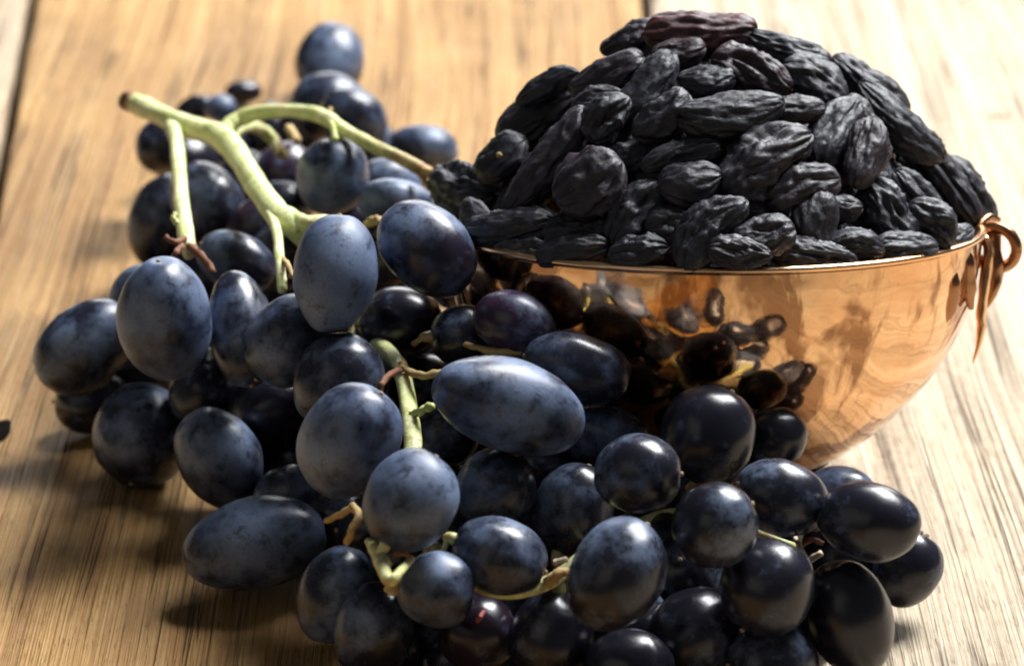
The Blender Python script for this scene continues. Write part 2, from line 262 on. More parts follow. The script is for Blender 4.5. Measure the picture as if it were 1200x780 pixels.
# centre, long axis, outward normal, half length, half width
RAISINS = [
  [2.428,76.473,9.389,0.918,0.005,0.396,-0.376,-0.301,0.876,0.632,0.409],
  [3.821,75.527,9.78,0.995,-0.09,0.043,-0.083,-0.513,0.854,1.131,0.532],
  [1.937,74.919,9.054,0.899,0.01,0.438,-0.368,-0.525,0.768,0.805,0.421],
  [2.684,73.964,9.047,0.614,0.488,0.62,-0.219,-0.649,0.729,0.959,0.415],
  [0.739,76.143,8.534,0.836,-0.22,0.502,-0.548,-0.335,0.766,0.759,0.336],
  [0.55,76.589,7.758,0.8,0.007,0.6,-0.563,-0.339,0.754,1.002,0.598],
  [0.749,73.112,7.775,0.612,0.339,0.715,-0.405,-0.642,0.651,1.29,0.433],
  [-0.21,75.287,7.2,0.781,-0.058,0.622,-0.575,-0.455,0.68,0.628,0.537],
  [-1.03,76.109,6.217,0.553,-0.828,0.092,-0.67,-0.376,0.641,1.041,0.675],
  [-0.136,72.525,6.554,0.885,-0.414,0.212,-0.454,-0.673,0.584,1.043,0.413],
  [1.54,71.764,7.779,0.846,0.115,0.52,-0.287,-0.724,0.627,0.742,0.658],
  [1.863,73.102,8.754,0.583,0.452,0.676,-0.307,-0.648,0.698,0.564,0.433],
  [3.013,72.628,8.844,0.777,0.347,0.526,-0.147,-0.712,0.686,0.68,0.447],
  [4.325,72.329,8.987,0.987,0.129,0.098,0.026,-0.725,0.688,1.046,0.482],
  [3.876,73.585,9.3,0.999,-0.028,0.031,-0.042,-0.678,0.733,0.57,0.378],
  [4.819,74.043,9.415,0.923,-0.215,-0.318,0.109,-0.647,0.754,0.845,0.524],
  [5.627,75.157,9.489,0.929,-0.06,-0.366,0.288,-0.507,0.813,0.873,0.421],
  [6.102,74.429,9.125,0.861,-0.162,-0.482,0.312,-0.579,0.753,0.721,0.527],
  [3.308,71.841,8.368,0.97,0.076,0.233,-0.097,-0.753,0.65,0.807,0.319],
  [4.924,71.735,8.261,0.773,0.46,0.436,0.089,-0.761,0.643,1.096,0.637],
  [5.633,71.462,7.876,0.918,0.349,0.19,0.162,-0.765,0.624,0.78,0.442],
  [6.376,73.065,8.429,0.415,0.722,0.554,0.281,-0.681,0.676,0.937,0.484],
  [5.581,73.022,8.902,0.968,0.251,-0.024,0.196,-0.687,0.699,0.659,0.305],
  [6.984,72.538,8.15,0.289,0.742,0.605,0.346,-0.67,0.657,0.816,0.449],
  [7.361,76.19,8.429,0.786,-0.145,-0.601,0.519,-0.375,0.768,0.96,0.483],
  [7.869,75.057,7.965,0.727,-0.187,-0.661,0.542,-0.434,0.72,1.139,0.519],
  [8.828,75.471,6.793,0.672,-0.171,-0.72,0.593,-0.457,0.663,1.216,0.482],
  [9.482,76.085,6.206,0.546,-0.301,-0.782,0.652,-0.433,0.623,0.849,0.559],
  [2.415,71.227,7.339,0.565,0.418,0.712,-0.178,-0.781,0.599,0.758,0.546],
  [3.486,71.184,7.948,0.984,0.049,0.172,-0.07,-0.779,0.623,0.611,0.476],
  [3.082,70.761,7.214,0.994,-0.086,0.063,-0.106,-0.803,0.587,0.506,0.438],
  [3.755,70.325,7.342,0.661,0.42,0.621,-0.037,-0.809,0.587,0.917,0.455],
  [4.601,71.055,7.483,0.999,0.036,-0.028,0.046,-0.796,0.603,0.348,0.228],
  [4.82,70.194,7.195,0.966,0.199,0.167,0.068,-0.813,0.578,0.646,0.385],
  [1.341,71.586,6.921,0.955,-0.172,0.242,-0.285,-0.758,0.586,0.722,0.354],
  [1.183,70.986,6.665,0.954,-0.196,0.229,-0.294,-0.773,0.562,0.724,0.335],
  [2.443,70.342,6.884,0.977,-0.057,0.205,-0.165,-0.809,0.564,0.577,0.333],
  [5.902,71.035,7.227,0.125,0.614,0.779,0.176,-0.787,0.592,0.659,0.492],
  [5.755,70.463,6.808,0.983,0.069,-0.172,0.156,-0.812,0.563,0.943,0.315],
  [7.46,72.167,7.012,0.411,-0.459,-0.788,0.346,-0.721,0.6,0.786,0.552],
  [8.224,73.343,6.877,0.654,-0.232,-0.72,0.446,-0.65,0.615,0.821,0.396],
  [8.331,72.354,6.808,0.712,-0.133,-0.689,0.453,-0.663,0.596,0.592,0.468],
  [6.522,71.542,7.324,0.969,0.193,-0.154,0.247,-0.758,0.604,0.36,0.301],
  [6.708,70.975,6.809,0.967,0.204,-0.15,0.253,-0.781,0.571,0.575,0.335],
  [8.767,72.891,6.216,0.804,0.594,0.002,0.488,-0.663,0.567,0.688,0.306],
  [7.713,71.476,6.569,0.927,0.351,-0.13,0.361,-0.743,0.564,0.721,0.319],
  [4.358,69.804,7.032,0.991,-0.057,-0.124,0.023,-0.825,0.565,0.622,0.314],
  [0.304,71.881,6.343,0.904,-0.418,0.085,-0.391,-0.734,0.555,0.739,0.302],
  [-0.654,73.546,6.376,0.553,-0.78,-0.292,-0.534,-0.601,0.595,0.698,0.364],
  [1.064,73.906,8.011,0.755,0.201,0.625,-0.392,-0.626,0.675,0.645,0.398],
  [2.28,72.562,7.984,0.864,0.164,0.476,-0.216,-0.734,0.644,0.634,0.391],
  [4.125,72.475,8.399,0.947,0.208,0.244,-0.005,-0.752,0.66,0.672,0.319],
  [4.336,72.074,7.697,1,0.012,-0.01,0.016,-0.781,0.624,0.524,0.352],
  [7.001,74.036,8.454,0.591,-0.424,-0.687,0.391,-0.594,0.703,0.51,0.363],
  [6.339,72.492,7.563,0.733,0.557,0.389,0.234,-0.744,0.626,0.572,0.355],
  [7.298,73.144,7.408,0.034,0.682,0.73,0.347,-0.693,0.631,0.654,0.268],
  [3.359,74.783,9.595,0.988,-0.089,0.122,-0.152,-0.583,0.798,0.545,0.364],
  [5.174,73.127,8.517,0.992,0.091,-0.085,0.125,-0.726,0.677,0.533,0.321],
  [1.716,74.156,8.776,0.924,-0.102,0.368,-0.354,-0.594,0.723,0.553,0.327],
  [2.717,73.124,8.252,0.934,0.09,0.347,-0.177,-0.727,0.664,0.529,0.321]]
FILL = [
  [1.132,78.609,6.059,0.167,-0.524,0.836,-0.53,0.667,0.524,0.763,0.414,1],
  [0.273,78.287,5.458,0.154,0.717,-0.679,-0.646,0.593,0.48,0.754,0.377,1],
  [5.097,77.68,8.389,0.723,-0.624,0.296,0.248,0.634,0.733,0.911,0.522,1],
  [8.272,77.609,5.832,0.557,-0.83,0.02,0.702,0.484,0.523,0.657,0.291,1],
  [3.178,72.496,7.874,-0.317,-0.747,-0.584,-0.21,-0.545,0.811,0.643,0.382,0],
  [1.015,73.636,7.254,0.517,-0.843,0.15,-0.635,-0.261,0.727,0.631,0.346,0],
  [1.78,73.814,7.913,-0.586,0.802,-0.114,-0.541,-0.283,0.792,0.767,0.345,0],
  [1.727,77.059,8.021,-0.834,-0.272,-0.48,-0.551,0.441,0.708,0.632,0.295,1],
  [3.907,71.558,7.279,0.807,-0.475,-0.351,-0.046,-0.643,0.765,0.781,0.347,0],
  [7.164,73.802,7.399,0.478,-0.629,-0.613,0.631,-0.239,0.738,0.723,0.355,0],
  [5.512,79.491,6.012,-0.777,0.478,-0.409,0.244,0.828,0.505,0.663,0.381,1],
  [6.771,72.219,6.896,-0.855,-0.129,0.502,0.495,-0.49,0.718,0.759,0.324,0],
  [5.196,76.181,8.813,-0.866,-0.203,0.457,0.391,0.296,0.872,0.693,0.411,0],
  [1.764,78.518,6.739,-0.426,0.399,-0.812,-0.452,0.684,0.573,0.933,0.451,1],
  [8.217,73.813,6.347,0.602,0.591,-0.537,0.746,-0.176,0.642,0.947,0.409,0],
  [1.626,74.633,8.008,0.755,0.228,0.615,-0.607,-0.112,0.787,0.806,0.365,0],
  [6.658,79.245,5.621,0.386,0.326,-0.863,0.43,0.764,0.481,0.893,0.494,1],
  [5.148,78.476,7.566,0.845,0.182,-0.503,0.219,0.74,0.636,0.647,0.275,1],
  [7.374,77.715,6.793,-0.527,0.827,-0.195,0.609,0.528,0.593,0.667,0.361,1],
  [1.161,77.616,7.127,0.809,0.339,0.48,-0.587,0.521,0.62,0.881,0.388,1],
  [5.989,78.58,7.037,0.302,0.511,-0.805,0.368,0.716,0.593,0.793,0.336,1],
  [6.733,78.287,6.826,0.76,0.003,-0.65,0.497,0.642,0.584,0.681,0.39,1],
  [4.678,75.25,9.112,0.177,-0.976,-0.128,0.231,-0.086,0.969,0.76,0.413,0],
  [3.04,78.832,7.092,0.864,0.438,-0.248,-0.223,0.775,0.592,0.646,0.367,1],
  [1.006,75.405,7.476,0.022,-0.99,0.142,-0.695,0.087,0.714,0.69,0.301,0],
  [0.605,72.926,6.572,0.463,-0.887,-0.004,-0.652,-0.343,0.676,0.65,0.386,0],
  [4.269,77.718,8.517,-0.752,0.509,-0.418,0.035,0.665,0.746,0.644,0.338,1],
  [7.719,76.693,7.149,-0.424,-0.527,0.737,0.691,0.338,0.639,0.642,0.325,1],
  [5.989,74.544,8.447,0.857,0.239,-0.457,0.502,-0.176,0.847,0.783,0.425,0],
  [7.034,72.811,7.069,-0.015,-0.881,-0.473,0.563,-0.399,0.724,0.728,0.407,0],
  [6.003,75.273,8.513,-0.152,0.985,0.087,0.54,0.009,0.842,0.89,0.491,0],
  [4.741,79.887,5.589,0.127,-0.478,0.869,0.103,0.878,0.468,0.91,0.412,1],
  [8.223,76.993,6.383,0.18,-0.908,0.379,0.722,0.383,0.575,0.859,0.496,1],
  [1.443,79.383,5.22,0.237,0.583,-0.777,-0.449,0.775,0.444,0.806,0.451,1],
  [6.704,74.555,7.958,-0.764,-0.357,0.538,0.61,-0.126,0.783,0.766,0.392,0],
  [6.322,77.99,7.455,0.08,-0.743,0.664,0.458,0.619,0.638,0.624,0.368,1],
  [6.176,73.684,8.07,0.87,0.065,-0.488,0.481,-0.329,0.813,0.944,0.489,0],
  [3.97,75.518,9.19,-0.227,-0.973,-0.039,-0.098,-0.017,0.995,0.762,0.399,0],
  [1.549,71.973,6.749,0.673,0.3,0.676,-0.479,-0.52,0.707,0.771,0.432,0],
  [4.183,72.989,8.315,0.159,0.847,0.506,0.01,-0.514,0.858,0.646,0.28,0],
  [7.277,78.804,5.665,-0.626,0.713,-0.316,0.534,0.688,0.491,0.737,0.428,1],
  [-0.047,74.912,6.351,-0.613,-0.215,-0.76,-0.781,0.02,0.625,0.93,0.489,0],
  [2.64,79.387,6.113,-0.854,-0.448,0.263,-0.269,0.815,0.513,0.801,0.38,1],
  [8.563,75.541,5.958,0.238,-0.967,-0.094,0.802,0.141,0.58,0.673,0.354,0],
  [6.444,75.595,8.177,-0.202,-0.936,0.289,0.607,0.112,0.787,0.622,0.285,0],
  [2.536,72.593,7.716,-0.935,0.099,-0.34,-0.341,-0.506,0.792,0.812,0.427,0],
  [2.659,74.704,8.679,-0.889,-0.049,-0.455,-0.442,-0.166,0.881,0.906,0.514,0],
  [1.903,78.992,6.23,0.473,0.665,-0.578,-0.404,0.747,0.529,0.646,0.364,1],
  [2.293,71.394,6.712,-0.24,-0.675,-0.698,-0.337,-0.616,0.712,0.892,0.409,0],
  [7.804,73.32,6.627,0.038,0.937,0.346,0.684,-0.277,0.675,0.687,0.406,0],
  [-0.012,73.429,6.133,0.466,0.49,0.737,-0.743,-0.235,0.627,0.815,0.367,0],
  [3.101,73.481,8.428,-0.46,0.844,0.275,-0.266,-0.426,0.865,0.655,0.332,0],
  [4.145,70.703,6.495,-0.984,0.125,0.129,0.001,-0.717,0.697,0.792,0.449,0],
  [-0.385,74.599,5.908,-0.124,-0.969,-0.212,-0.808,-0.025,0.588,0.732,0.408,0],
  [4.038,78.238,8.007,-0.188,-0.671,0.717,-0.025,0.733,0.68,0.771,0.392,1],
  [5.136,72.03,7.534,-0.442,0.658,0.609,0.203,-0.588,0.783,0.641,0.378,0],
  [3.269,78.269,7.843,0.861,0.453,-0.231,-0.2,0.72,0.664,0.928,0.555,1],
  [8.731,74.529,5.814,-0.428,0.637,0.641,0.815,-0.036,0.579,0.764,0.394,0],
  [-0.113,75.716,6.139,-0.317,-0.936,-0.151,-0.787,0.171,0.593,0.72,0.425,0],
  [4.576,73.741,8.687,0.458,0.829,0.32,0.123,-0.416,0.901,0.806,0.413,0],
  [0.394,77.089,6.723,0.705,0.563,0.431,-0.69,0.406,0.599,0.78,0.457,1],
  [3.685,77.446,8.71,-0.35,-0.762,0.545,-0.131,0.615,0.777,0.935,0.533,1],
  [2.823,76.76,8.88,-0.222,0.819,-0.529,-0.389,0.424,0.818,0.908,0.526,1],
  [5.515,72.709,7.882,-0.645,-0.733,-0.217,0.302,-0.505,0.809,0.689,0.316,0],
  [0.896,75.971,7.244,0.711,0.283,0.644,-0.701,0.213,0.68,0.666,0.312,0],
  [6.337,72.946,7.622,0.516,-0.581,-0.629,0.464,-0.427,0.776,0.838,0.372,0],
  [6.2,76.307,8.172,-0.084,0.947,-0.312,0.562,0.303,0.769,0.851,0.451,0],
  [2.987,77.414,8.532,-0.777,0.304,-0.55,-0.309,0.577,0.756,0.816,0.38,1],
  [2.525,77.734,8.05,0.39,-0.577,0.718,-0.381,0.608,0.696,0.882,0.383,1],
  [4.921,76.838,9.048,-0.964,0.054,0.261,0.255,0.474,0.843,0.753,0.392,1],
  [1.987,72.977,7.664,0.888,-0.246,0.389,-0.459,-0.425,0.78,0.79,0.385,0],
  [-0.084,76.804,6.322,-0.373,0.496,-0.784,-0.741,0.349,0.574,0.854,0.396,1],
  [1.568,75.358,7.987,-0.755,-0.251,-0.606,-0.637,0.059,0.769,0.877,0.492,0],
  [7.68,76.124,6.874,0.543,0.374,-0.751,0.723,0.245,0.645,0.629,0.276,0],
  [4.703,74.634,8.994,0.741,-0.595,-0.312,0.196,-0.252,0.948,0.929,0.551,0],
  [7.405,72.445,6.548,0.004,0.85,0.527,0.596,-0.425,0.681,0.73,0.376,0],
  [1.154,76.823,7.671,0.758,0.103,0.644,-0.63,0.375,0.681,0.901,0.498,1],
  [0.976,74.326,7.407,0.042,0.975,0.22,-0.671,-0.136,0.729,0.716,0.337,0],
  [2.217,78.226,7.391,-0.067,0.662,-0.746,-0.402,0.667,0.627,0.82,0.482,1],
  [7.373,75.168,7.401,-0.566,-0.576,0.589,0.702,0.038,0.712,0.911,0.499,0],
  [3.933,74.201,8.903,0.422,0.839,0.344,-0.066,-0.35,0.934,0.882,0.519,0],
  [8.069,75.282,6.637,-0.444,-0.655,0.611,0.762,0.082,0.642,0.894,0.528,0],
  [4.384,80.189,5.04,-0.998,0.059,-0.033,0.04,0.908,0.417,0.863,0.391,1],
  [2.42,79.654,5.54,0.524,-0.269,0.808,-0.294,0.833,0.468,0.671,0.299,1],
  [0.493,77.908,6.153,0.17,-0.589,0.79,-0.641,0.543,0.543,0.833,0.392,1],
  [4.819,79.485,6.27,0.214,0.491,-0.845,0.124,0.844,0.522,0.777,0.439,1],
  [5.561,71.48,6.963,0.612,-0.481,-0.628,0.266,-0.623,0.735,0.66,0.374,0],
  [4.522,78.79,7.33,0.7,0.391,-0.597,0.08,0.788,0.61,0.82,0.463,1],
  [3.436,76.507,8.812,0.543,0.808,-0.229,-0.273,0.428,0.862,0.841,0.397,0],
  [6.78,75.996,7.813,-0.657,-0.338,0.674,0.642,0.217,0.735,0.664,0.294,0],
  [4.015,76.334,9.011,0.977,0.21,-0.028,-0.062,0.412,0.909,0.774,0.41,0],
  [0.336,76.237,6.519,-0.521,0.346,-0.78,-0.742,0.267,0.614,0.809,0.433,0],
  [5.968,79.16,6.272,0.746,0.125,-0.654,0.332,0.781,0.528,0.863,0.395,1],
  [6.26,76.969,8.293,-0.099,0.886,-0.453,0.515,0.435,0.739,0.821,0.349,1],
  [1.605,72.605,7.209,-0.589,-0.451,-0.671,-0.5,-0.448,0.741,0.876,0.523,0],
  [4.639,71.578,7.271,0.973,0.224,0.063,0.097,-0.638,0.764,0.936,0.47,0],
  [6.71,71.427,6.327,-0.351,0.573,0.74,0.456,-0.586,0.67,0.678,0.383,0],
  [4.475,72.394,7.913,-0.694,-0.618,-0.369,0.073,-0.571,0.818,0.924,0.45,0],
  [2.23,75.853,8.416,-0.819,-0.292,-0.494,-0.554,0.177,0.813,0.923,0.55,0],
  [5.885,71.015,6.414,0.503,0.725,0.471,0.31,-0.66,0.685,0.921,0.497,0],
  [7.783,78.564,5.396,-0.321,0.74,-0.591,0.608,0.639,0.471,0.677,0.373,1],
  [7.698,78.144,6.012,0.748,-0.642,-0.168,0.619,0.582,0.528,0.736,0.328,1],
  [3.354,80.06,5.203,0.896,-0.08,0.436,-0.132,0.891,0.434,0.811,0.467,1],
  [2.4,73.531,8.167,0.687,-0.726,0.018,-0.418,-0.374,0.828,0.73,0.407,0],
  [5.581,73.259,8.172,0.614,0.775,0.151,0.342,-0.433,0.834,0.738,0.348,0],
  [4.17,79.544,6.254,0.984,-0.098,0.151,0.005,0.854,0.52,0.812,0.356,1],
  [7.152,78.491,6.204,-0.614,0.737,-0.281,0.537,0.652,0.536,0.933,0.426,1],
  [7.268,77.173,7.322,0.746,-0.102,-0.658,0.627,0.438,0.644,0.871,0.486,1],
  [7.448,74.538,7.306,0.221,-0.919,-0.327,0.694,-0.087,0.715,0.889,0.389,0],
  [3.856,73.601,8.637,0.061,0.894,0.444,-0.078,-0.439,0.895,0.918,0.441,0],
  [7.658,73.846,6.957,0.723,0.129,-0.679,0.689,-0.201,0.696,0.787,0.394,0],
  [3.575,79.698,5.939,-0.47,-0.48,0.741,-0.1,0.863,0.496,0.896,0.456,1],
  [5.664,77.691,8.136,0.666,-0.701,0.256,0.367,0.606,0.706,0.736,0.317,1],
  [5.07,74.155,8.75,0.94,0.289,-0.182,0.275,-0.325,0.905,0.948,0.547,0],
  [2.537,78.974,6.669,0.671,0.591,-0.448,-0.306,0.771,0.559,0.706,0.382,1],
  [3.625,74.869,9.059,-0.764,0.644,-0.022,-0.195,-0.199,0.96,0.903,0.443,0],
  [-0.643,76.33,5.81,0.481,-0.251,0.84,-0.8,0.266,0.537,0.765,0.343,1],
  [4.795,70.835,6.573,-0.484,0.58,0.656,0.117,-0.7,0.705,0.63,0.284,0],
  [3.51,75.918,9.049,-0.095,0.966,-0.24,-0.293,0.203,0.934,0.873,0.482,0],
  [4.17,77.022,9.056,-0.051,-0.837,0.544,0.01,0.544,0.839,0.628,0.327,1],
  [0.37,74.176,6.774,0.501,-0.772,0.392,-0.727,-0.13,0.674,0.852,0.437,0],
  [0.018,77.721,5.736,-0.707,-0.357,-0.611,-0.697,0.501,0.513,0.634,0.267,1],
  [3.132,75.24,8.96,0.794,0.501,0.344,-0.37,-0.051,0.928,0.788,0.411,0],
  [2.847,71.883,7.334,-0.469,-0.616,-0.633,-0.255,-0.591,0.765,0.747,0.436,0],
  [7.964,72.755,6.191,-0.725,-0.205,0.658,0.682,-0.353,0.641,0.674,0.354,0],
  [0.793,72.033,6.195,0.79,-0.189,0.584,-0.593,-0.477,0.649,0.675,0.295,0],
  [3.119,71.292,6.923,-0.702,0.613,0.362,-0.19,-0.652,0.734,0.706,0.404,0],
  [1.842,77.729,7.609,-0.816,-0.565,-0.121,-0.493,0.571,0.656,0.748,0.316,1],
  [1.683,76.133,7.924,-0.006,-0.949,0.316,-0.619,0.252,0.744,0.684,0.326,0],
  [8.801,76.823,5.707,-0.321,-0.493,0.809,0.779,0.349,0.521,0.756,0.357,1],
  [0.505,76.57,7.148,-0.681,-0.023,-0.732,-0.7,0.314,0.642,0.914,0.473,1],
  [1.063,78.963,5.5,0.323,0.678,-0.66,-0.519,0.71,0.475,0.79,0.374,1],
  [8.246,74.619,6.449,0.051,-0.992,-0.118,0.769,-0.036,0.638,0.64,0.348,0],
  [2.189,71.986,7.135,-0.914,0.354,-0.2,-0.376,-0.552,0.744,0.786,0.416,0],
  [2.223,76.497,8.191,0.778,-0.15,0.61,-0.533,0.357,0.767,0.884,0.421,0],
  [0.457,75.042,6.936,-0.565,0.515,-0.644,-0.74,0.028,0.672,0.831,0.396,0],
  [6.111,79.743,5.205,-0.786,0.5,-0.364,0.329,0.836,0.439,0.73,0.409,1],
  [4.014,79.199,6.788,0.952,0.191,-0.239,-0.025,0.827,0.562,0.846,0.465,1],
  [2.541,75.319,8.672,0.043,-0.998,0.036,-0.498,0.01,0.867,0.845,0.377,0],
  [3.301,74.205,8.794,-0.966,0.138,-0.22,-0.254,-0.322,0.912,0.909,0.45,0],
  [5.477,77.098,8.674,-0.701,-0.401,0.59,0.37,0.503,0.781,0.741,0.409,1],
  [2.64,74.041,8.489,-0.87,-0.168,-0.464,-0.402,-0.306,0.863,0.917,0.539,0],
  [5.357,79.072,6.72,0.93,-0.016,-0.366,0.234,0.795,0.56,0.877,0.479,1],
  [4.09,79.938,5.559,-0.11,-0.463,0.879,-0.009,0.885,0.465,0.794,0.339,1],
  [6.659,78.871,6.171,-0.062,-0.563,0.824,0.45,0.721,0.527,0.714,0.361,1],
  [5.308,74.726,8.828,0.705,-0.58,-0.408,0.374,-0.185,0.909,0.937,0.479,0],
  [7.779,77.248,6.734,0.433,-0.887,0.16,0.673,0.436,0.597,0.741,0.364,1],
  [7.255,71.823,6.241,-0.671,0.194,0.716,0.552,-0.515,0.656,0.813,0.348,0],
  [6.882,77.691,7.282,0.731,0.044,-0.681,0.554,0.544,0.63,0.748,0.321,1],
  [6.257,71.635,6.777,0.92,0.279,-0.275,0.39,-0.58,0.715,0.744,0.414,0]]
HANDLE = {'ring':[9.967,75.066,5.352],'ring_r':0.529,'lug':[[9.444,74.865,5.531],[9.587,74.98,5.789],[9.826,75.277,5.931],[10.069,75.496,5.803]],'strap':[[9.509,75.03,5.253],[9.655,74.901,5.63],[9.803,74.742,5.425],[9.718,74.533,4.792],[9.651,74.351,4.205],[9.637,74.217,3.75],[9.482,74.032,3.182]],'strap2':[[9.745,75.286,5.371],[9.923,75.084,5.606],[9.99,74.881,5.136],[9.958,74.729,4.631],[9.802,74.597,4.211]],'scroll':[[8.943,73.018,6.01],[9.132,73.078,5.736],[9.184,73.049,5.219],[9.277,73.079,4.715]],'leaf':[[8.618,72.568,6.091],[8.707,72.387,5.505],[8.675,72.384,5],[8.521,72.379,4.547],[8.395,72.326,4.111]]}
RIMC = [4.141,75.264,5.75]
BOWLR = 5.55


# ------------------------------------------------------------------ materials
class NT:
    def __init__(s, name):
        s.m = bpy.data.materials.new(name); s.m.use_nodes = True; s.t = s.m.node_tree; s.b = s.t.nodes["Principled BSDF"]
    def n(s, typ, **kw):
        x = s.t.nodes.new(typ)
        for k, v in kw.items():
            if k[0] == '_': x.inputs[k[1:].replace('_', ' ')].default_value = v
            else: setattr(x, k, v)
        return x
    def l(s, a, b): s.t.links.new(a, b)
    def ramp(s, src, pts):
        r = s.n("ShaderNodeValToRGB"); e = r.color_ramp.elements
        while len(e) < len(pts): e.new(0.5)
        for q, (p, c) in zip(e, pts):
            q.position = p; q.color = (c, c, c, 1) if isinstance(c, (int, float)) else (*c, 1)
        s.l(src, r.inputs[0]); return r.outputs[0]
    def noise(s, vec, scale, detail=4, rough=.55, dist=0):
        x = s.n("ShaderNodeTexNoise", _Scale=scale, _Detail=detail, _Roughness=rough, _Distortion=dist)
        s.l(vec, x.inputs["Vector"]); return x.outputs["Fac"]
    def mix(s, f, a, b, mode='MIX'):
        x = s.n("ShaderNodeMix", data_type='RGBA', blend_type=mode)
        for i, v in ((0, f), (6, a), (7, b)):
            if hasattr(v, 'links'): s.l(v, x.inputs[i])
            else: x.inputs[i].default_value = v if i == 0 else (*v, 1)
        return x.outputs[2]
    def math(s, op, a, b=0.0, c=0.0, clamp=False):
        x = s.n("ShaderNodeMath", operation=op, use_clamp=clamp)
        for i, v in enumerate((a, b, c)):
            if hasattr(v, 'links'): s.l(v, x.inputs[i])
            else: x.inputs[i].default_value = v
        return x.outputs[0]
    def bump(s, h, strength, dist):
        x = s.n("ShaderNodeBump", _Strength=strength, _Distance=dist); s.l(h, x.inputs["Height"]); s.l(x.outputs[0], s.b.inputs["Normal"]); return x
    def mapping(s, vec, scale, loc=None):
        x = s.n("ShaderNodeMapping"); x.inputs["Scale"].default_value = scale
        if loc is not None: s.l(loc, x.inputs["Location"])
        s.l(vec, x.inputs[0]); return x.outputs[0]

def offset_vec(N):
    """object coordinates shifted by the object's own random number, so that no two pieces share a pattern"""
    tc = N.n("ShaderNodeTexCoord"); oi = N.n("ShaderNodeObjectInfo")
    k = N.math('MULTIPLY', oi.outputs["Random"], 7.3)
    cv = N.n("ShaderNodeCombineXYZ"); N.l(k, cv.inputs[0]); N.l(k, cv.inputs[1]); N.l(k, cv.inputs[2])
    a = N.n("ShaderNodeVectorMath", operation='ADD'); N.l(tc.outputs["Object"], a.inputs[0]); N.l(cv.outputs[0], a.inputs[1])
    return a.outputs[0], oi

def mat_wood():
    N = NT("weathered_wood"); tc = N.n("ShaderNodeTexCoord"); oi = N.n("ShaderNodeObjectInfo")
    base = tc.outputs["Object"]
    k = N.math('MULTIPLY', oi.outputs["Random"], 5.0)
    cv = N.n("ShaderNodeCombineXYZ"); N.l(k, cv.inputs[0]); N.l(k, cv.inputs[1])
    # slow sideways wander of the fibres
    wob = N.noise(N.mapping(base, (3, 1.2, 3), cv.outputs[0]), 2.2, 2)
    wv = N.n("ShaderNodeCombineXYZ"); N.l(N.math('MULTIPLY', N.math('SUBTRACT', wob, .5), .012), wv.inputs[0])
    ad = N.n("ShaderNodeVectorMath", operation='ADD'); N.l(base, ad.inputs[0]); N.l(wv.outputs[0], ad.inputs[1])
    v = ad.outputs[0]
    g1 = N.noise(N.mapping(v, (1, .016, 1), cv.outputs[0]), 170, 3, .6, .4)      # broad growth bands
    g2 = N.noise(N.mapping(v, (1, .010, 1), cv.outputs[0]), 520, 4, .65, .2)     # fine fibres
    g3 = N.noise(N.mapping(v, (1, .006, 1), cv.outputs[0]), 1500, 2, .6)
    blot = N.noise(N.mapping(v, (1, .45, 1), cv.outputs[0]), 22, 5, .6)
    spots = N.noise(N.mapping(v, (1, .6, 1), cv.outputs[0]), 75, 2, .5, .3)
    flk = N.noise(N.mapping(v, (1, .35, 1), cv.outputs[0]), 700, 3, .6)
    fac = N.math('ADD', N.math('ADD', N.math('MULTIPLY', g1, .36), N.math('MULTIPLY', g2, .28)), N.math('ADD', N.math('MULTIPLY', g3, .24), N.math('MULTIPLY', flk, .12)))
    col = N.ramp(fac, [(.36, (.12, .050, .013)), (.44, (.33, .168, .048)), (.53, (.48, .272, .090)), (.63, (.60, .380, .150))])
    warm = N.mix(N.ramp(blot, [(.38, .0), (.62, .6)]), col, (.25, .125, .040))
    grey = N.ramp(fac, [(.36, (.10, .064, .038)), (.42, (.32, .245, .16)), (.51, (.51, .42, .30)), (.62, (.61, .525, .40))])
    sep = N.n("ShaderNodeSeparateColor"); N.l(oi.outputs["Color"], sep.inputs[0])
    col = N.mix(sep.outputs[0], warm, grey)
    groove = N.ramp(N.math('ADD', N.math('MULTIPLY', g2, .5), N.math('MULTIPLY', g3, .5)), [(.34, 1.0), (.43, 0.0)])
    col = N.mix(N.math('MULTIPLY', groove, .75), col, (.085, .040, .014))
    col = N.mix(N.ramp(spots, [(.69, 0.0), (.78, .55)]), col, (.20, .12, .06))
    ck = N.noise(N.mapping(v, (1, .010, 1), cv.outputs[0]), 95, 4, .6, .3)
    crack = N.ramp(N.math('ABSOLUTE', N.math('SUBTRACT', ck, .5)), [(.003, 1.0), (.012, 0.0)])
    crack = N.math('MULTIPLY', crack, N.ramp(blot, [(.42, 0.0), (.55, 1.0)]))
    pore = N.ramp(N.noise(N.mapping(v, (1, .06, 1), cv.outputs[0]), 1900, 2, .5), [(.30, 1.0), (.37, 0.0)])
    dirt = N.math('MAXIMUM', N.math('MULTIPLY', crack, .7), N.math('MULTIPLY', pore, .25))
    col = N.mix(dirt, col, (.05, .024, .010))
    wear = N.noise(N.mapping(v, (1, .5, 1), cv.outputs[0]), 48, 6, .7)
    col = N.mix(N.math('MULTIPLY', N.ramp(wear, [(.52, 0.0), (.72, .45)]), N.math('ADD', .25, sep.outputs[0])), col, (.62, .50, .34))
    N.l(col, N.b.inputs["Base Color"])
    rg = N.ramp(g2, [(.3, .70), (.7, .52)]); N.l(rg, N.b.inputs["Roughness"])
    N.b.inputs["Specular IOR Level"].default_value = .30
    h = N.math('ADD', N.math('MULTIPLY', g2, .7), N.math('ADD', N.math('MULTIPLY', g1, .5), N.math('ADD', N.math('MULTIPLY', g3, .5), N.math('SUBTRACT', N.math('MULTIPLY', flk, .15), N.math('MULTIPLY', dirt, .7)))))
    N.bump(h, .9, .0013)
    return N.m

